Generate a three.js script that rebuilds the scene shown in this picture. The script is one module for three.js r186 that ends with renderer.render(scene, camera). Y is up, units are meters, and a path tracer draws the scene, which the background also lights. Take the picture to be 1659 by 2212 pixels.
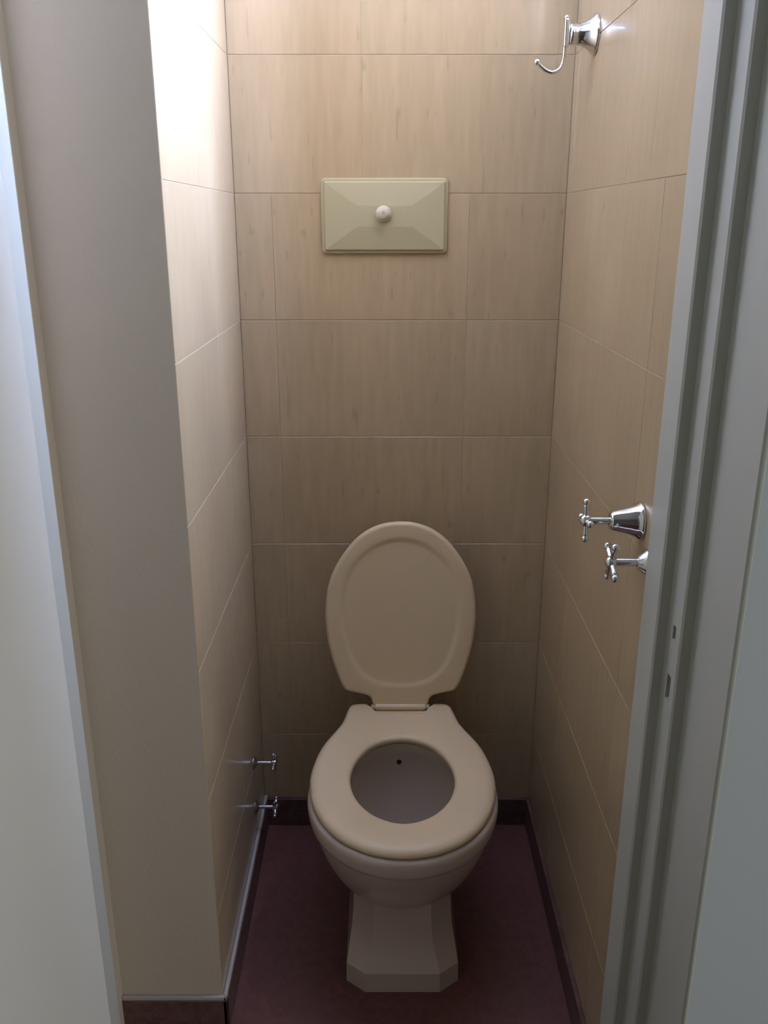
import * as THREE from 'three';
import { RectAreaLightUniformsLib } from 'three/addons/lights/RectAreaLightUniformsLib.js';
import { mergeVertices, mergeGeometries, toCreasedNormals } from 'three/addons/utils/BufferGeometryUtils.js';
import { RoundedBoxGeometry } from 'three/addons/geometries/RoundedBoxGeometry.js';
import { Brush, Evaluator, SUBTRACTION } from 'three-bvh-csg';

// ------------------------------------------------------------------ camera, light, exposure
const scene = new THREE.Scene();
scene.background = new THREE.Color(0x000000);
const camera = new THREE.PerspectiveCamera(60.9, 1659 / 2212, 0.02, 30);
camera.position.set(0, 1.46, 0);
camera.rotation.set(THREE.MathUtils.degToRad(-18.4), 0, 0);
scene.add(camera);

const renderer = new THREE.WebGLRenderer({ antialias: true });
renderer.toneMapping = THREE.LinearToneMapping;
renderer.toneMappingExposure = 1.0;
renderer.shadowMap.enabled = true;
RectAreaLightUniformsLib.init();

// two windows: a small high one in the right wall of the toilet room, a larger one at the far end of the hall
const VENT = { y0: 1.86, y1: 2.36, z0: -1.45, z1: -1.355, x: 0.515, splay: 0.02, nits: 390, color: new THREE.Color().setRGB(0.82, 1.08, 1.86) };
const WINDOW = { x: 2.98, y: 1.4, z: 0.85, w: 1.2, h: 1.2, nits: 8, color: new THREE.Color().setRGB(0.92, 0.98, 1.0) };

const ventLight = new THREE.RectAreaLight(VENT.color, VENT.nits, VENT.z1 - VENT.z0 - 0.02, VENT.y1 - VENT.y0 - 0.03);
ventLight.name = 'vent_daylight';
ventLight.position.set(VENT.x - 0.012, (VENT.y0 + VENT.y1) / 2, (VENT.z0 + VENT.z1) / 2);
ventLight.lookAt(-1, (VENT.y0 + VENT.y1) / 2, (VENT.z0 + VENT.z1) / 2);
scene.add(ventLight);
const daylight = new THREE.RectAreaLight(WINDOW.color, WINDOW.nits, WINDOW.w - 0.06, WINDOW.h - 0.06);
daylight.name = 'hall_daylight';
daylight.position.set(WINDOW.x - 0.02, WINDOW.y, WINDOW.z);
daylight.lookAt(0, WINDOW.y, WINDOW.z);
scene.add(daylight);

// ------------------------------------------------------------------ helpers
let seed = 20241;
function rnd() { seed = (seed * 1664525 + 1013904223) >>> 0; return seed / 4294967296; }
const used = {};
function numbered(name) {
  used[name] = (used[name] ?? -1) + 1;
  return used[name] ? `${name}_${String(used[name]).padStart(3, '0')}` : name;
}
function shadows(o) { o.castShadow = true; o.receiveShadow = true; return o; }
function mesh(name, geo, mat, parent = scene) {
  const m = shadows(new THREE.Mesh(geo, mat)); m.name = name; parent.add(m); return m;
}
function structure(name, label, category, geo, mat) {
  const m = mesh(numbered(name), geo, mat); m.userData = { kind: 'structure', label, category }; return m;
}
function thing(name, label, category, pos = [0, 0, 0], group) {
  const g = new THREE.Group(); g.name = numbered(name); g.position.set(...pos); scene.add(g);
  g.userData = { label, category }; if (group) g.userData.group = group; return g;
}
function boxUV(g) {            // uv in metres, by the dominant axis of each face
  g = g.index ? g.toNonIndexed() : g;
  const p = g.attributes.position, n = g.attributes.normal, uv = new Float32Array(p.count * 2);
  for (let i = 0; i < p.count; i++) {
    const ax = Math.abs(n.getX(i)), ay = Math.abs(n.getY(i)), az = Math.abs(n.getZ(i));
    let u, v;
    if (ay > ax && ay > az) { u = p.getX(i); v = p.getZ(i); } else if (ax > az) { u = p.getZ(i); v = p.getY(i); } else { u = p.getX(i); v = p.getY(i); }
    uv[2 * i] = u; uv[2 * i + 1] = v;
  }
  g.setAttribute('uv', new THREE.BufferAttribute(uv, 2)); return g;
}
function span(x0, x1, y0, y1, z0, z1, r = 0) {   // a box between two corners, uv in metres
  const g = r ? new RoundedBoxGeometry(x1 - x0, y1 - y0, z1 - z0, 3, r) : new THREE.BoxGeometry(x1 - x0, y1 - y0, z1 - z0);
  g.translate((x0 + x1) / 2, (y0 + y1) / 2, (z0 + z1) / 2);
  return boxUV(g);
}
// skin between closed rings of points; caps by fans
function skin(rings, { capStart = false, capEnd = false, crease = 0 } = {}) {
  const n = rings[0].length, pos = [], idx = [];
  for (const r of rings) for (const p of r) pos.push(p[0], p[1], p[2]);
  for (let k = 0; k + 1 < rings.length; k++) for (let i = 0; i < n; i++) {
    const a = k * n + i, b = k * n + (i + 1) % n, c = a + n, d = b + n;
    idx.push(a, b, c, b, d, c);
  }
  const cap = (k, flip) => {
    const c = [0, 0, 0]; for (const p of rings[k]) for (let j = 0; j < 3; j++) c[j] += p[j] / n;
    const ci = pos.length / 3; pos.push(...c);
    for (let i = 0; i < n; i++) { const a = k * n + i, b = k * n + (i + 1) % n; flip ? idx.push(ci, b, a) : idx.push(ci, a, b); }
  };
  if (capStart) cap(0, true);
  if (capEnd) cap(rings.length - 1, false);
  const g = new THREE.BufferGeometry();
  g.setAttribute('position', new THREE.Float32BufferAttribute(pos, 3)); g.setIndex(idx);
  g.computeVertexNormals();
  const out = crease ? toCreasedNormals(g, crease) : g;
  const P = out.attributes.position, uv = new Float32Array(P.count * 2);
  for (let i = 0; i < P.count; i++) { uv[2 * i] = P.getX(i); uv[2 * i + 1] = P.getY(i) + P.getZ(i); }
  out.setAttribute('uv', new THREE.BufferAttribute(uv, 2));
  return out;
}
// a mirrored half outline [[x, t], ...] smoothed (or straight), as radii about a centre for n directions
function polar(half, centre, n, smooth = true) {
  const full = [...half.map(([x, t]) => [x, t]), ...half.slice(1, -1).reverse().map(([x, t]) => [-x, t])];
  let pts;
  if (smooth) {
    const c = new THREE.CatmullRomCurve3(full.map(([x, t]) => new THREE.Vector3(x, t, 0)), true, 'centripetal');
    pts = c.getPoints(900).map(p => [p.x, p.y - centre]);
  } else {
    pts = []; full.forEach((p, i) => { const q = full[(i + 1) % full.length]; for (let k = 0; k < 30; k++) pts.push([p[0] + (q[0] - p[0]) * k / 30, p[1] + (q[1] - p[1]) * k / 30 - centre]); });
  }
  const pol = pts.map(([x, y]) => [Math.atan2(x, y), Math.hypot(x, y)]).sort((a, b) => a[0] - b[0]);
  const r = [];
  for (let i = 0; i < n; i++) {
    const a = -Math.PI + (i + 0.5) * 2 * Math.PI / n;
    let j = pol.findIndex(p => p[0] >= a); if (j < 1) j = j === 0 ? 1 : pol.length - 1;
    const [a0, r0] = pol[j - 1], [a1, r1] = pol[j];
    const f = a1 > a0 ? Math.min(1, Math.max(0, (a - a0) / (a1 - a0))) : 0;
    r.push([a, r0 + (r1 - r0) * f]);
  }
  return r;
}
function lathe(pts, seg = 32) { const g = new THREE.LatheGeometry(pts.map(([r, z]) => new THREE.Vector2(r, z)), seg); g.rotateX(Math.PI / 2); return g; }  // axis +z
function dataTexture(w, h, fn, srgb) {
  const d = new Uint8Array(w * h * 4);
  for (let y = 0; y < h; y++) for (let x = 0; x < w; x++) {
    const c = fn(x / w, y / h), o = (y * w + x) * 4;
    d[o] = Math.max(0, Math.min(255, c[0])); d[o + 1] = Math.max(0, Math.min(255, c[1])); d[o + 2] = Math.max(0, Math.min(255, c[2])); d[o + 3] = 255;
  }
  const t = new THREE.DataTexture(d, w, h); t.wrapS = t.wrapT = THREE.RepeatWrapping;
  t.magFilter = THREE.LinearFilter; t.minFilter = THREE.LinearMipmapLinearFilter; t.generateMipmaps = true;
  if (srgb) t.colorSpace = THREE.SRGBColorSpace; t.needsUpdate = true; return t;
}
function noiseGrid(nx, ny) {   // periodic value noise
  const g = new Float32Array(nx * ny).map(() => rnd());
  return (u, v) => {
    const x = u * nx, y = v * ny, x0 = Math.floor(x), y0 = Math.floor(y);
    let fx = x - x0, fy = y - y0; fx = fx * fx * (3 - 2 * fx); fy = fy * fy * (3 - 2 * fy);
    const q = (i, j) => g[((j % ny + ny) % ny) * nx + ((i % nx + nx) % nx)];
    return (q(x0, y0) * (1 - fx) + q(x0 + 1, y0) * fx) * (1 - fy) + (q(x0, y0 + 1) * (1 - fx) + q(x0 + 1, y0 + 1) * fx) * fy;
  };
}

// ------------------------------------------------------------------ materials
const fineA = noiseGrid(90, 9), fineB = noiseGrid(170, 26), broad = noiseGrid(7, 5), fleck = noiseGrid(120, 22);
const streaks = dataTexture(1024, 1024, (u, v) => {
  const s = (fineA(u, v) - 0.5) * 8 + (fineB(u, v) - 0.5) * 5 + (broad(u, v) - 0.5) * 12;
  const f = Math.max(0, fleck(u, v) - 0.88) * -150;
  const k = s + f;
  return [233 + k, 226 + k * 1.05, 214 + k * 1.15];
}, true);
streaks.repeat.set(1 / 0.9, 1 / 0.9);
function tileMaterial(r, g, b) {
  return new THREE.MeshPhysicalMaterial({ color: new THREE.Color().setRGB(r, g, b), map: streaks, roughness: 0.32, clearcoat: 0.35, clearcoatRoughness: 0.12 });
}
const M = {
  tile: [tileMaterial(0.57, 0.452, 0.297), tileMaterial(0.56, 0.442, 0.29), tileMaterial(0.575, 0.447, 0.29)],
  grout: new THREE.MeshStandardMaterial({ color: new THREE.Color().setRGB(0.49, 0.37, 0.245), roughness: 0.9 }),
};
const mottleN = noiseGrid(40, 40), mottleF = noiseGrid(150, 150);
const plasterBump = dataTexture(512, 512, (u, v) => { const k = 128 + (mottleN(u, v) - 0.5) * 90 + (mottleF(u, v) - 0.5) * 70; return [k, k, k]; });
plasterBump.repeat.set(2, 2);
M.paint = new THREE.MeshStandardMaterial({ color: new THREE.Color().setRGB(0.55, 0.465, 0.365), roughness: 0.6, bumpMap: plasterBump, bumpScale: 0.0006 });
M.plaster = new THREE.MeshStandardMaterial({ color: new THREE.Color().setRGB(0.72, 0.71, 0.68), roughness: 0.8, bumpMap: plasterBump, bumpScale: 0.0006 });
M.hallPaint = new THREE.MeshStandardMaterial({ color: new THREE.Color().setRGB(0.57, 0.61, 0.61), roughness: 0.7, bumpMap: plasterBump, bumpScale: 0.0002 });
M.hallGrey = new THREE.MeshStandardMaterial({ color: new THREE.Color().setRGB(0.26, 0.26, 0.25), roughness: 0.8 });
M.ceiling = new THREE.MeshStandardMaterial({ color: new THREE.Color().setRGB(0.75, 0.75, 0.74), roughness: 0.9 });
M.framePaint = new THREE.MeshStandardMaterial({ color: new THREE.Color().setRGB(0.47, 0.465, 0.4), roughness: 0.45 });
M.doorPaint = new THREE.MeshStandardMaterial({ color: new THREE.Color().setRGB(0.7, 0.685, 0.61), roughness: 0.5 });
const redMap = dataTexture(512, 512, (u, v) => {
  const k = (mottleN(u, v) - 0.5) * 12 + (mottleF(u, v) - 0.5) * 10; return [104 + k, 65 + k * 0.8, 60 + k * 0.8];
}, true);
redMap.repeat.set(2.2, 2.2);
M.redFloor = new THREE.MeshStandardMaterial({ map: redMap, roughness: 0.42 });
const brownMap = dataTexture(512, 512, (u, v) => {
  const k = (mottleN(u, v) - 0.5) * 22 + (mottleF(u, v) - 0.5) * 18; return [98 + k, 70 + k * 0.85, 64 + k * 0.8];
}, true);
brownMap.repeat.set(2.2, 2.2);
M.redSkirt = new THREE.MeshStandardMaterial({ map: brownMap, roughness: 0.42 });
M.sealant = new THREE.MeshStandardMaterial({ color: new THREE.Color().setRGB(0.42, 0.37, 0.34), roughness: 0.7 });
M.porcelain = new THREE.MeshPhysicalMaterial({ color: new THREE.Color().setRGB(0.57, 0.46, 0.37), roughness: 0.25, clearcoat: 0.5, clearcoatRoughness: 0.1 });
M.seat = new THREE.MeshPhysicalMaterial({ color: new THREE.Color().setRGB(0.72, 0.555, 0.345), roughness: 0.42, clearcoat: 0.15, clearcoatRoughness: 0.3 });
M.hole = new THREE.MeshStandardMaterial({ color: new THREE.Color().setRGB(0.03, 0.028, 0.025), roughness: 0.9 });
M.cream = new THREE.MeshPhysicalMaterial({ color: new THREE.Color().setRGB(0.46, 0.395, 0.225), roughness: 0.55 });
M.knob = new THREE.MeshPhysicalMaterial({ color: new THREE.Color().setRGB(0.58, 0.51, 0.37), roughness: 0.4 });
M.chrome = new THREE.MeshStandardMaterial({ color: new THREE.Color().setRGB(0.78, 0.78, 0.78), metalness: 1, roughness: 0.09 });
M.dullChrome = new THREE.MeshStandardMaterial({ color: new THREE.Color().setRGB(0.55, 0.52, 0.5), metalness: 1, roughness: 0.3 });

// ------------------------------------------------------------------ the setting
const D = -1.866, XR = 0.368, XL = -0.302, NIB = -1.265, T = 0.001, TILED = 2.016, ROW = 0.2505, Y0 = 0.012, CEIL = 2.4;
const wallBack = structure('wall_back', 'beige tiled wall behind the toilet', 'wall', span(XL - 0.05, XR + 0.05, 0, CEIL, D - 0.14, D - T), M.grout);
function splayed(z0, z1) {       // the wall piece beside the slot, its end cut back towards the room
  const a = XR + T, b = XR + 0.18, s = new THREE.Shape([[a, -z0], [a, -(z1 - VENT.splay)], [VENT.x, -z1], [b, -z1], [b, -z0]].map(p => new THREE.Vector2(...p)));
  const g = new THREE.ExtrudeGeometry(s, { depth: VENT.y1 - VENT.y0, bevelEnabled: false });
  g.rotateX(-Math.PI / 2); g.translate(0, VENT.y0, 0); return g;
}
const wallRight = structure('wall_right', 'beige tiled wall carrying the hook and the two chrome taps', 'wall', mergeGeometries([span(XR + T, XR + 0.18, 0, VENT.y0, D - T, -1.112), span(XR + T, XR + 0.18, VENT.y1, CEIL, D - T, -1.112), boxUV(splayed(D - T, VENT.z0)), span(XR + T, XR + 0.18, VENT.y0, VENT.y1, VENT.z1, -1.112)]), M.grout);
const wallLeft = structure('wall_left', 'beige tiled projecting wall with a painted end face', 'wall', span(-0.62, XL - T, 0, CEIL, D - T, NIB), M.paint);
structure('wall_left_return', 'narrow painted wall between the door frame and the projecting wall', 'wall', span(-0.62, -0.49, 0, CEIL, NIB, -1.112), M.paint);
structure('wall_front_right', 'painted wall beside the door frame, hall side', 'wall', span(0.404, 3.1, 0, 2.5, -1.112, -0.889), M.hallPaint);
structure('wall_front_left', 'painted wall behind the open door, hall side', 'wall', span(-1.3, -0.51, 0, 2.5, -1.112, -0.889), M.hallPaint);
structure('wall_front_above', 'painted wall above the doorway', 'wall', span(-0.51, 0.404, 2.1, 2.5, -1.112, -0.889), M.hallPaint);
structure('ceiling', 'white ceiling of the toilet room', 'ceiling', span(-0.62, XR + 0.18, CEIL, CEIL + 0.1, D - 0.14, -1.112), M.ceiling);
structure('floor', 'dark red floor around the toilet', 'floor', span(-0.62, XR + 0.18, -0.12, 0, D - 0.14, -1.0), M.redFloor);
structure('floor_hall', 'dark red floor of the hall outside the door', 'floor', span(-1.3, 3.1, -0.12, 0, -1.0, 1.7), M.redFloor);
structure('ceiling_hall', 'white ceiling of the hall', 'ceiling', span(-1.3, 3.1, 2.5, 2.6, -1.112, 1.7), M.ceiling);
structure('wall_hall_left', 'painted end wall of the hall behind the door', 'wall', span(-1.3, -1.2, 0, 2.5, -0.889, 1.7), M.hallGrey);
structure('wall_hall_back', 'painted hall wall facing the doorway', 'wall', span(-1.2, 3.0, 0, 2.5, 1.6, 1.7), M.hallGrey);
{
  const { y, z, w, h } = WINDOW, x0 = 3.0, x1 = 3.1;
  const g = mergeGeometries([
    span(x0, x1, 0, y - h / 2, -0.889, 1.7), span(x0, x1, y + h / 2, 2.5, -0.889, 1.7),
    span(x0, x1, y - h / 2, y + h / 2, -0.889, z - w / 2), span(x0, x1, y - h / 2, y + h / 2, z + w / 2, 1.7)]);
  structure('wall_hall_right', 'painted hall wall with the window', 'wall', g, M.hallPaint);
  const win = new THREE.Group(); win.name = 'window_1'; scene.add(win);
  win.userData = { kind: 'structure', label: 'frosted window lighting the hall', category: 'window' };
  const pane = new THREE.MeshStandardMaterial({ color: 0xffffff, emissive: WINDOW.color, emissiveIntensity: 1.0, roughness: 0.4 });
  for (const s of [-1, 1]) {
    mesh('pane', span(3.02, 3.026, y - h / 2 + 0.04, y + h / 2 - 0.04, z + (s < 0 ? -w / 2 + 0.04 : 0.02), z + (s < 0 ? -0.02 : w / 2 - 0.04)), pane, win);
    mesh('window_frame', span(3.005, 3.06, y - h / 2, y + h / 2, z + s * (w / 2 - 0.02) - 0.02, z + s * (w / 2 - 0.02) + 0.02), M.framePaint, win);
    mesh('window_frame', span(3.005, 3.06, y + s * (h / 2 - 0.02) - 0.02, y + s * (h / 2 - 0.02) + 0.02, z - w / 2 + 0.04, z + w / 2 - 0.04), M.framePaint, win);
  }
  mesh('mullion', span(3.005, 3.06, y - h / 2 + 0.04, y + h / 2 - 0.04, z - 0.02, z + 0.02), M.framePaint, win);
}

{
  const win = new THREE.Group(); win.name = 'window_2'; scene.add(win);
  win.userData = { kind: 'structure', label: 'small frosted window high in the tiled wall', category: 'window' };
  const { y0, y1, z0, z1, x } = VENT, f = 0.009;
  const pane = new THREE.MeshStandardMaterial({ color: 0xffffff, emissive: VENT.color, emissiveIntensity: 3, roughness: 0.4 });
  mesh('pane', span(x, x + 0.005, y0 + f, y1 - f, z0 + f, z1 - f), pane, win);
  for (const [a, b, c, d] of [[y0, y0 + f, z0, z1], [y1 - f, y1, z0, z1], [y0 + f, y1 - f, z0, z0 + f], [y0 + f, y1 - f, z1 - f, z1]]) mesh('window_frame', span(x - 0.01, x + 0.02, a, b, c, d), M.framePaint, win);
}

// wall tiles, each its own bevelled piece: origin of a wall, its horizontal direction and normal
function tileGeometry(w, h) {
  const b = 0.0006, t = T, u0 = rnd() * 0.9, v0 = rnd() * 0.9;
  const ring = (i, z) => [[-w / 2 + i, -h / 2 + i, z], [w / 2 - i, -h / 2 + i, z], [w / 2 - i, h / 2 - i, z], [-w / 2 + i, h / 2 - i, z]];
  const g = skin([ring(0, -0.0005), ring(0, t - b), ring(b, t)], { capEnd: true, crease: 0.3 });
  const P = g.attributes.position, uv = new Float32Array(P.count * 2);
  for (let i = 0; i < P.count; i++) { uv[2 * i] = P.getX(i) + u0; uv[2 * i + 1] = P.getY(i) + v0; }
  g.setAttribute('uv', new THREE.BufferAttribute(uv, 2));
  return g;
}
function layTiles(wall, s0, s1, yTop, joints, place, turn, skip, gap = 0.0016) {   // s runs along the wall
  for (let r = 0; ; r++) {
    const ya = Y0 + r * ROW, yb = Math.min(ya + ROW, yTop);
    if (yb - ya < 0.02) break;
    const j0 = joints(r), cuts = [s0];
    for (let k = -6; k < 7; k++) { const c = j0 + k * 0.402; if (c > s0 + 0.02 && c < s1 - 0.02) cuts.push(c); }
    cuts.push(s1);
    for (let k = 0; k + 1 < cuts.length; k++) {
      const w = cuts[k + 1] - cuts[k] - gap, h = yb - ya - gap, s = (cuts[k] + cuts[k + 1]) / 2;
      if (skip && skip(cuts[k], cuts[k + 1], ya, yb)) continue;
      const m = mesh('tile', tileGeometry(w, h), M.tile[Math.floor(rnd() * 3)], wall);
      m.position.set(...place(s, (ya + yb) / 2)); m.rotation.y = turn;
    }
  }
}
layTiles(wallBack, XL, XR, TILED, r => (r >= 6 ? -0.043 : -0.228), (s, y) => [s, y, D - T], 0);
for (const [s0, s1, top, first] of [[D, -1.113, Y0 + 7 * ROW, 0], [D, VENT.z0 - VENT.splay, TILED, 7], [VENT.z1, -1.113, TILED, 7], [VENT.z0 - VENT.splay, VENT.z1, VENT.y0, 7]])
  layTiles(wallRight, s0, s1, top, r => (r >= 6 ? -1.42 : -1.62), (s, y) => [XR + T, y, s], -Math.PI / 2, (a, b, ya) => ya < Y0 + first * ROW - 0.01);
layTiles(wallLeft, D, NIB, TILED, r => (r >= 6 ? -1.5 : -1.6), (s, y) => [XL - T, y, s], Math.PI / 2, null, 0.0008);

mesh('plaster', span(XL, XR, TILED, CEIL, D - T - 0.001, D), M.plaster, wallBack);
mesh('plaster', span(XL - T - 0.001, XL, TILED, CEIL, D, NIB), M.plaster, wallLeft);

// dark red skirting with a pale sealant bead along its top
const SK = 0.078;
function skirting(name, label, x0, x1, z0, z1, bx0, bx1, bz0, bz1, bead = true) {
  const b = structure(name, label, 'skirting', span(x0, x1, 0, SK, z0, z1, 0.002), M.redSkirt);
  if (bead) mesh('sealant_bead', span(bx0, bx1, SK - 0.001, SK + 0.008, bz0, bz1, 0.0025), M.sealant, b);
}
const ST = 0.009;
skirting('baseboard_back', 'dark red skirting along the back wall', XL, XR, D, D + ST, XL, XR, D, D + 0.003, false);
skirting('baseboard_right', 'dark red skirting along the tiled wall with taps', XR - ST, XR, D, -1.113, XR - 0.003, XR, D, -1.113, false);
skirting('baseboard_left', 'dark red skirting along the projecting tiled wall', XL, XL + ST, D, NIB + ST, XL, XL + 0.0075, D, NIB + 0.0075);
skirting('baseboard_end', 'dark red skirting across the painted end of the projecting wall', -0.49, XL + ST, NIB, NIB + ST, -0.49, XL + 0.0075, NIB, NIB + 0.0075);

// door frame: stepped profile (stop, rebate, reveal) run up both sides and across the head
function chamfered(points, c = 0.0025) {
  const out = [];
  points.forEach((p, i) => {
    const a = points[(i + points.length - 1) % points.length], b = points[(i + 1) % points.length];
    const da = Math.hypot(a[0] - p[0], a[1] - p[1]), db = Math.hypot(b[0] - p[0], b[1] - p[1]);
    out.push([p[0] + (a[0] - p[0]) * c / da, p[1] + (a[1] - p[1]) * c / da], [p[0] + (b[0] - p[0]) * c / db, p[1] + (b[1] - p[1]) * c / db]);
  });
  return out;
}
function column(points, y0, y1) {   // extrude an outline in x, z up from y0 to y1
  const s = new THREE.Shape(chamfered(points).map(([x, z]) => new THREE.Vector2(x, -z)));
  const g = new THREE.ExtrudeGeometry(s, { depth: y1 - y0, bevelEnabled: false });
  g.rotateX(-Math.PI / 2); g.translate(0, y0, 0); return boxUV(g);
}
const prof = [[0.36, -1.112], [0.36, -1.0465], [0.3783, -1.0465], [0.3783, -1.0036], [0.3966, -1.0036], [0.3966, -0.886], [0.404, -0.886], [0.404, -1.112]];
{
  const ev = new Evaluator(); ev.useGroups = false;
  const prep = g => { g.deleteAttribute('uv'); const b = new Brush(mergeVertices(g)); b.geometry.computeVertexNormals(); b.updateMatrixWorld(); return b; };
  let b = prep(column(prof, 0, 2.06));
  ev.attributes = ['position', 'normal'];
  for (const [y0, y1, w] of [[0.942, 0.962, 0.011], [0.854, 0.89, 0.014]]) {
    b = ev.evaluate(b, prep(span(0.37, 0.3966, y0, y1, -1.027 - w / 2, -1.027 + w / 2)), SUBTRACTION);
  }
  const g = toCreasedNormals(b.geometry, 0.4);
  structure('trim_1', 'grey painted door frame side with two latch slots', 'door frame', boxUV(g), M.framePaint);
}
structure('trim_2', 'grey painted door frame side behind the open door', 'door frame',
  column([[-0.51, -1.112], [-0.51, -0.886], [-0.4766, -0.886], [-0.4766, -1.0036], [-0.4585, -1.0036], [-0.4585, -1.0465], [-0.44, -1.0465], [-0.44, -1.112]], 0, 2.06), M.framePaint);
structure('trim_3', 'grey painted door frame head', 'door frame',
  mergeGeometries([span(-0.51, 0.404, 2.06, 2.1, -1.112, -0.886), span(-0.44, 0.36, 2.035, 2.06, -1.112, -1.0465)]), M.framePaint);
{
  const door = new THREE.Group(); door.name = 'door_1'; door.position.set(-0.4285, 0, -0.6); scene.add(door);
  door.userData = { kind: 'structure', label: 'pale grey painted door standing open', category: 'door' };
  mesh('leaf', span(-0.02, 0.02, 0.012, 2.03, -0.4, 0.4, 0.007), M.doorPaint, door);
  for (const y of [0.25, 1.05, 1.8]) { const g = new THREE.CylinderGeometry(0.006, 0.006, 0.09, 16); g.translate(-0.026, y, -0.398); mesh('hinge', g, M.dullChrome, door); }
  const l = lathe([[0, 0], [0.024, 0], [0.024, 0.006], [0.01, 0.01], [0.01, 0.035], [0.024, 0.042], [0.026, 0.055], [0.018, 0.066], [0, 0.068]]);
  l.rotateY(Math.PI / 2); l.translate(0.02, 0.95, 0.34); mesh('door_knob', l, M.dullChrome, door);
}

// ------------------------------------------------------------------ toilet
const TX = 0.037;
{
  const t = thing('toilet', 'cream toilet with its seat down and oval lid raised', 'toilet', [TX, 0, -1.55]);
  const zo = 1.55;                        // points below are in world z; the group stands at its base
  const N = 120;
  const egg = (a, front, back, y, cz = -1.464) => {
    const r = [];
    for (let i = 0; i < N; i++) {
      const th = i / N * 2 * Math.PI, c = Math.cos(th), s = Math.sin(th);
      r.push([a * s, y, cz + (c > 0 ? front : back) * c + zo]);
    }
    return r;
  };
  // bowl: outside up, over the rim, down the inside
  const bowl = skin([
    egg(0.102, 0.068, 0.17, 0.16), egg(0.112, 0.085, 0.18, 0.18), egg(0.124, 0.104, 0.19, 0.2), egg(0.139, 0.126, 0.2, 0.225), egg(0.151, 0.143, 0.205, 0.25), egg(0.161, 0.158, 0.21, 0.275),
    egg(0.169, 0.172, 0.215, 0.3), egg(0.176, 0.184, 0.217, 0.325), egg(0.1785, 0.19, 0.219, 0.34), egg(0.1795, 0.192, 0.22, 0.343), egg(0.184, 0.199, 0.223, 0.347), egg(0.187, 0.2045, 0.226, 0.358), egg(0.1885, 0.2065, 0.226, 0.375),
    egg(0.1875, 0.2055, 0.225, 0.384), egg(0.184, 0.202, 0.222, 0.389), egg(0.179, 0.197, 0.217, 0.3905),
    egg(0.128, 0.142, 0.168, 0.3905), egg(0.124, 0.138, 0.164, 0.386), egg(0.124, 0.138, 0.164, 0.37), egg(0.132, 0.145, 0.17, 0.355), egg(0.134, 0.146, 0.17, 0.33),
    egg(0.13, 0.138, 0.165, 0.29), egg(0.118, 0.117, 0.155, 0.245), egg(0.098, 0.083, 0.14, 0.2), egg(0.075, 0.056, 0.12, 0.165), egg(0.05, 0.03, 0.09, 0.14), egg(0.02, 0.01, 0.05, 0.13)], { capEnd: true });
  mesh('bowl', bowl, M.porcelain, t);
  const inletTube = lathe([[0.0055, -0.003], [0.0055, 0.001], [0.0045, 0.0014], [0, 0.0014]], 20); inletTube.translate(-0.004, 0.341, -1.6335 + zo);
  mesh('flush_inlet', inletTube, M.hole, t);
  // pedestal: octagonal, flaring into a plinth
  const oct = (fx, fz, sx, sz, bz, y) => [[-fx, y, fz], [fx, y, fz], [sx, y, sz], [sx, y, bz], [fx, y, bz - 0.03], [-fx, y, bz - 0.03], [-sx, y, bz], [-sx, y, sz]].map(([x, yy, z]) => [x, yy, z + zo]).reverse();
  const ped = skin([
    oct(0.054, -1.39, 0.096, -1.436, -1.70, 0.27), oct(0.055, -1.388, 0.097, -1.432, -1.71, 0.2), oct(0.057, -1.387, 0.099, -1.43, -1.73, 0.14), oct(0.06, -1.382, 0.102, -1.423, -1.75, 0.1),
    oct(0.066, -1.37, 0.107, -1.405, -1.76, 0.072), oct(0.073, -1.354, 0.111, -1.383, -1.77, 0.05)], { capStart: false, crease: 0.5 });
  mesh('pedestal', ped, M.porcelain, t);
  const plinth = skin([oct(0.072, -1.3535, 0.1105, -1.3825, -1.77, 0.05), oct(0.0735, -1.35, 0.1125, -1.379, -1.772, 0.045), oct(0.0745, -1.349, 0.113, -1.378, -1.773, 0.0)], { capStart: true, capEnd: true, crease: 0.5 });
  mesh('plinth', plinth, M.porcelain, t);
  // seat
  const zc = -1.485;
  const outer = polar([[0, -1.262], [0.035, -1.266], [0.07, -1.277], [0.115, -1.307], [0.15, -1.352], [0.173, -1.405], [0.184, -1.465], [0.183, -1.525], [0.168, -1.598], [0.142, -1.66], [0.13, -1.69], [0.124, -1.72], [0.113, -1.762], [0.1, -1.768], [0.068, -1.768], [0.064, -1.762], [0.063, -1.735], [0.06, -1.731], [0, -1.731]], zc, 240);
  const hole = polar([[0, -1.345], [0.05, -1.364], [0.088, -1.413], [0.104, -1.479], [0.092, -1.548], [0.054, -1.604], [0, -1.624]], zc, 240);
  const at = (curve, d, y) => curve.map(([a, r]) => [Math.sin(a) * (r + d), y, zc + Math.cos(a) * (r + d) + zo]);
  const mid = (f, y) => outer.map(([a, r], i) => { const q = (hole[i][1] + 0.01) * (1 - f) + (r - 0.02) * f; return [Math.sin(a) * q, y, zc + Math.cos(a) * q + zo]; });
  const seat = skin([at(hole, 0.004, 0.393), at(hole, 0, 0.397), at(hole, 0, 0.403), at(hole, 0.0015, 0.4065), at(hole, 0.005, 0.409), mid(0, 0.4105), mid(0.5, 0.4125), mid(1, 0.412),
    at(outer, -0.012, 0.4105), at(outer, -0.006, 0.4082), at(outer, -0.002, 0.404), at(outer, 0, 0.399), at(outer, -0.001, 0.3945), at(outer, -0.004, 0.393), at(hole, 0.004, 0.393)].reverse());
  mesh('seat', seat, M.seat, t);
  // lid, modelled flat in x (across) and l (along), then stood up
  const lc = 0.215;
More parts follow.
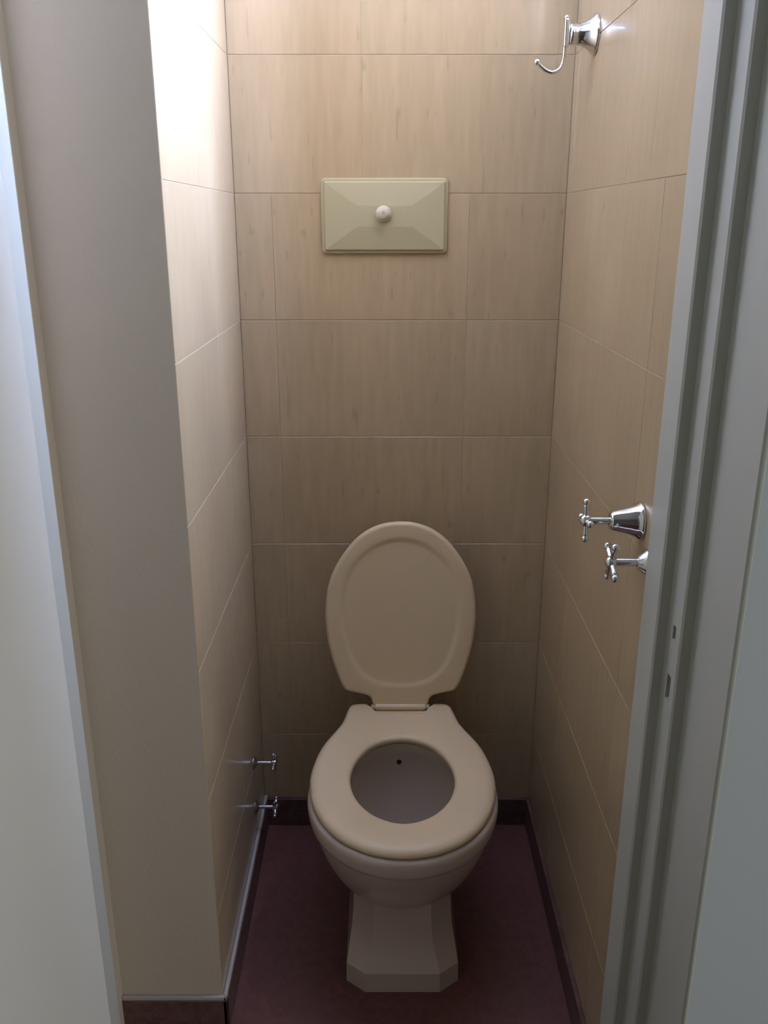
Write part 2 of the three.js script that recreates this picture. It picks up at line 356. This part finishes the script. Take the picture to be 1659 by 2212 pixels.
  const lidOut = polar([[0, 0.418], [0.04, 0.413], [0.073, 0.399], [0.101, 0.377], [0.124, 0.349], [0.147, 0.31], [0.161, 0.27], [0.168, 0.215], [0.165, 0.15], [0.15, 0.083], [0.131, 0.032], [0.124, 0.024], [0.1, 0.018], [0.072, 0.01], [0.0645, 0.0], [0.062, -0.014], [0.058, -0.018], [0, -0.018]], lc, 240);
  const lr = (f, d, h) => lidOut.map(([a, r]) => { const q = r * f + d; return [Math.sin(a) * q, lc + Math.cos(a) * q, h]; });
  const panel = polar([[0, 0.376], [0.05, 0.364], [0.09, 0.334], [0.118, 0.285], [0.127, 0.22], [0.12, 0.15], [0.097, 0.085], [0.06, 0.05], [0, 0.04]], lc, 240);
  const pr = (f, d, h) => panel.map(([a, r]) => { const q = r * f + d; return [Math.sin(a) * q, lc + Math.cos(a) * q, h]; });
  const lid = skin([lr(0.97, 0, 0), lr(1, -0.0008, 0.0025), lr(1, 0, 0.006), lr(1, -0.001, 0.0115), lr(1, -0.004, 0.0145), lr(1, -0.009, 0.016), pr(1, 0.012, 0.0158), pr(1, 0.005, 0.0148), pr(1, 0, 0.0125), pr(1, -0.006, 0.0115), pr(0.6, 0, 0.0112), pr(0.2, 0, 0.0112)].map(r => r.slice().reverse()), { capStart: true, capEnd: true });
  const lm = mesh('lid', lid, M.seat, t);
  lm.position.set(0, 0.424, -1.762 + zo); lm.rotation.x = -0.1;
  // hinge: barrel between two pin blocks
  const barrel = new THREE.CylinderGeometry(0.0085, 0.0085, 0.112, 24); barrel.rotateZ(Math.PI / 2); barrel.translate(0, 0.41, -1.748 + zo);
  mesh('hinge_barrel', barrel, M.seat, t);
  for (const s of [-1, 1]) {
    const pin = new THREE.CylinderGeometry(0.006, 0.006, 0.012, 16); pin.rotateZ(Math.PI / 2); pin.translate(s * 0.06, 0.409, -1.748 + zo);
    mesh('hinge_pin', pin, M.cream, t);
  }
  mesh('hinge_plate', new RoundedBoxGeometry(0.12, 0.012, 0.05, 3, 0.003).translate(0, 0.3965, -1.742 + zo), M.seat, t);
  // porcelain shelf under the hinge, running back to the wall
  mesh('back_shelf', new RoundedBoxGeometry(0.2, 0.1, 0.13, 4, 0.012).translate(0, 0.34, -1.727 + zo), M.porcelain, t);
  mesh('rear_outlet', new RoundedBoxGeometry(0.13, 0.2, 0.15, 4, 0.02).translate(0, 0.2, -1.79 + zo), M.porcelain, t);
}

// ------------------------------------------------------------------ flush plate
{
  const g = thing('flush_plate', 'cream rectangular flush plate on the tiled back wall', 'flush plate', [0.001, 1.399, D]);
  const w = 0.256, h = 0.145;
  const rr = (i, z, rad) => {
    const out = [], W = w / 2 - i, H = h / 2 - i, r = Math.max(0.001, rad - i);
    for (const [sx, sy, a0] of [[1, 1, 0], [-1, 1, 90], [-1, -1, 180], [1, -1, 270]]) for (let k = 0; k <= 6; k++) {
      const a = (a0 + k * 15) * Math.PI / 180; out.push([sx * (W - r) + Math.cos(a) * r, h / 2 + sy * (H - r) + Math.sin(a) * r, z]);
    }
    return out;
  };
  mesh('plate_rim', skin([rr(0, -0.0005, 0.01), rr(0, 0.004, 0.01), rr(0.0015, 0.006, 0.01), rr(0.006, 0.0065, 0.01)], { capEnd: true, crease: 0.6 }), M.cream, g);
  const W = w / 2 - 0.007, H = h / 2 - 0.007, iw = 0.055, ih = 0.02;
  const rect = (a, b, z, dy = 0) => [[-a, h / 2 - b + dy, z], [a, h / 2 - b + dy, z], [a, h / 2 + b + dy, z], [-a, h / 2 + b + dy, z]];
  mesh('cover', skin([rect(W, H, 0.006), rect(W, H, 0.0095), rect(W - 0.0015, H - 0.0015, 0.0105), rect(iw, ih, 0.016)], { capEnd: true, crease: 0.12 }), M.cream, g);
  const k = mesh('button', lathe([[0.016, 0.0], [0.016, 0.004], [0.0145, 0.006], [0.0115, 0.007], [0.011, 0.011], [0.0115, 0.014], [0.009, 0.0165], [0.003, 0.0175], [0.0025, 0.0165], [0, 0.0165]], 24), M.knob, g);
  k.position.set(-0.002, 0.077, 0.0155);
}

// ------------------------------------------------------------------ chrome taps and hook
function crossHandle(parent, z, r, ball, turn, mat) {
  const hub = lathe([[0, -0.006], [0.0075, -0.006], [0.009, -0.003], [0.009, 0.003], [0.0075, 0.006], [0.004, 0.0085], [0, 0.009]], 24); hub.translate(0, 0, z);
  const hm = mesh('handle_hub', hub, mat, parent);
  for (let k = 0; k < 4; k++) {
    const a = turn + k * Math.PI / 2;
    const arm = new THREE.LatheGeometry([[0.0042, 0], [0.0034, r * 0.5], [0.0042, r - ball * 1.4], [0.0042, r - ball * 0.9], ...[0, 1, 2, 3, 4, 5, 6].map(i => [ball * Math.sin(Math.PI * (0.15 + 0.85 * i / 6)), r - ball * Math.cos(Math.PI * (0.15 + 0.85 * i / 6)) ])].map(([x, y]) => new THREE.Vector2(Math.max(0, x), y)), 16);
    arm.rotateZ(a); arm.translate(0, 0, z);
    mesh('handle_arm', arm, mat, parent);
  }
  return hm;
}
{
  const t = thing('tap', 'chrome tap with a large bell base and cross handle on the right tiled wall', 'tap', [XR, 1.055, -1.179]);
  t.rotation.y = -Math.PI / 2;
  mesh('bell', lathe([[0, -0.0005], [0.0265, -0.0005], [0.0275, 0.002], [0.0268, 0.005], [0.0245, 0.007], [0.0225, 0.012], [0.0195, 0.02], [0.0175, 0.028], [0.0155, 0.036], [0.0135, 0.042], [0.0125, 0.0445], [0.009, 0.046], [0, 0.046]], 40), M.chrome, t);
  mesh('stem', lathe([[0.005, 0.044], [0.005, 0.08], [0, 0.08]], 20), M.chrome, t);
  crossHandle(t, 0.079, 0.027, 0.0054, 0.12, M.chrome);
}
{
  const t = thing('tap', 'chrome tap with a small flared base and cross handle beside the door frame', 'tap', [XR, 1.009, -1.134]);
  t.rotation.y = -Math.PI / 2;
  mesh('flange', lathe([[0, -0.0005], [0.018, -0.0005], [0.0185, 0.002], [0.0165, 0.005], [0.012, 0.01], [0.0085, 0.014], [0.0065, 0.015], [0, 0.015]], 36), M.chrome, t);
  mesh('stem', lathe([[0.0058, 0.013], [0.0058, 0.05], [0, 0.05]], 20), M.chrome, t);
  crossHandle(t, 0.05, 0.03, 0.006, Math.PI / 4 + 0.3, M.chrome);
}
function smallValve(y, z, turn, label) {
  const t = thing('stop_valve', label, 'valve', [XL, y, z]); t.rotation.y = Math.PI / 2;
  mesh('flange', lathe([[0, -0.0005], [0.016, -0.0005], [0.016, 0.002], [0.009, 0.007], [0.006, 0.009], [0, 0.009]], 28), M.dullChrome, t);
  mesh('stem', lathe([[0.0045, 0.008], [0.0045, 0.048], [0, 0.048]], 16), M.dullChrome, t);
  crossHandle(t, 0.047, 0.022, 0.0045, turn, M.dullChrome);
}
smallValve(0.272, -1.731, 0.1, 'chrome stop valve on the left tiled wall, the upper of two');
smallValve(0.157, -1.723, 0.5, 'chrome stop valve on the left tiled wall just above the skirting');
{
  const t = thing('robe_hook', 'chrome robe hook with a bell base high on the tiled wall', 'hook', [XR, 1.769, -1.694]);
  t.rotation.y = -Math.PI / 2;
  mesh('bell', lathe([[0, -0.0005], [0.0315, -0.0005], [0.033, 0.002], [0.0315, 0.0055], [0.0285, 0.008], [0.023, 0.014], [0.019, 0.022], [0.017, 0.03], [0.0165, 0.04], [0.0175, 0.044], [0.0155, 0.047], [0, 0.048]], 40), M.chrome, t);
  const post = new RoundedBoxGeometry(0.011, 0.046, 0.009, 3, 0.003); post.translate(0, 0.002, 0.0515);
  mesh('hook_plate', post, M.chrome, t);
  const c = new THREE.CatmullRomCurve3([[0, -0.016, 0.053], [0, -0.03, 0.053], [0, -0.044, 0.0545], [0, -0.054, 0.06], [0, -0.059, 0.07], [0, -0.0565, 0.083], [0, -0.049, 0.094], [0, -0.044, 0.099]].map(p => new THREE.Vector3(...p)));
  mesh('hook_arm', new THREE.TubeGeometry(c, 40, 0.0033, 12), M.chrome, t);
  mesh('ball_tip', new THREE.SphereGeometry(0.0055, 20, 14).translate(0, -0.043, 0.1), M.chrome, t);
  mesh('ball_tip', new THREE.SphereGeometry(0.0045, 20, 14).translate(0, 0.026, 0.0525), M.chrome, t);
}

renderer.render(scene, camera);
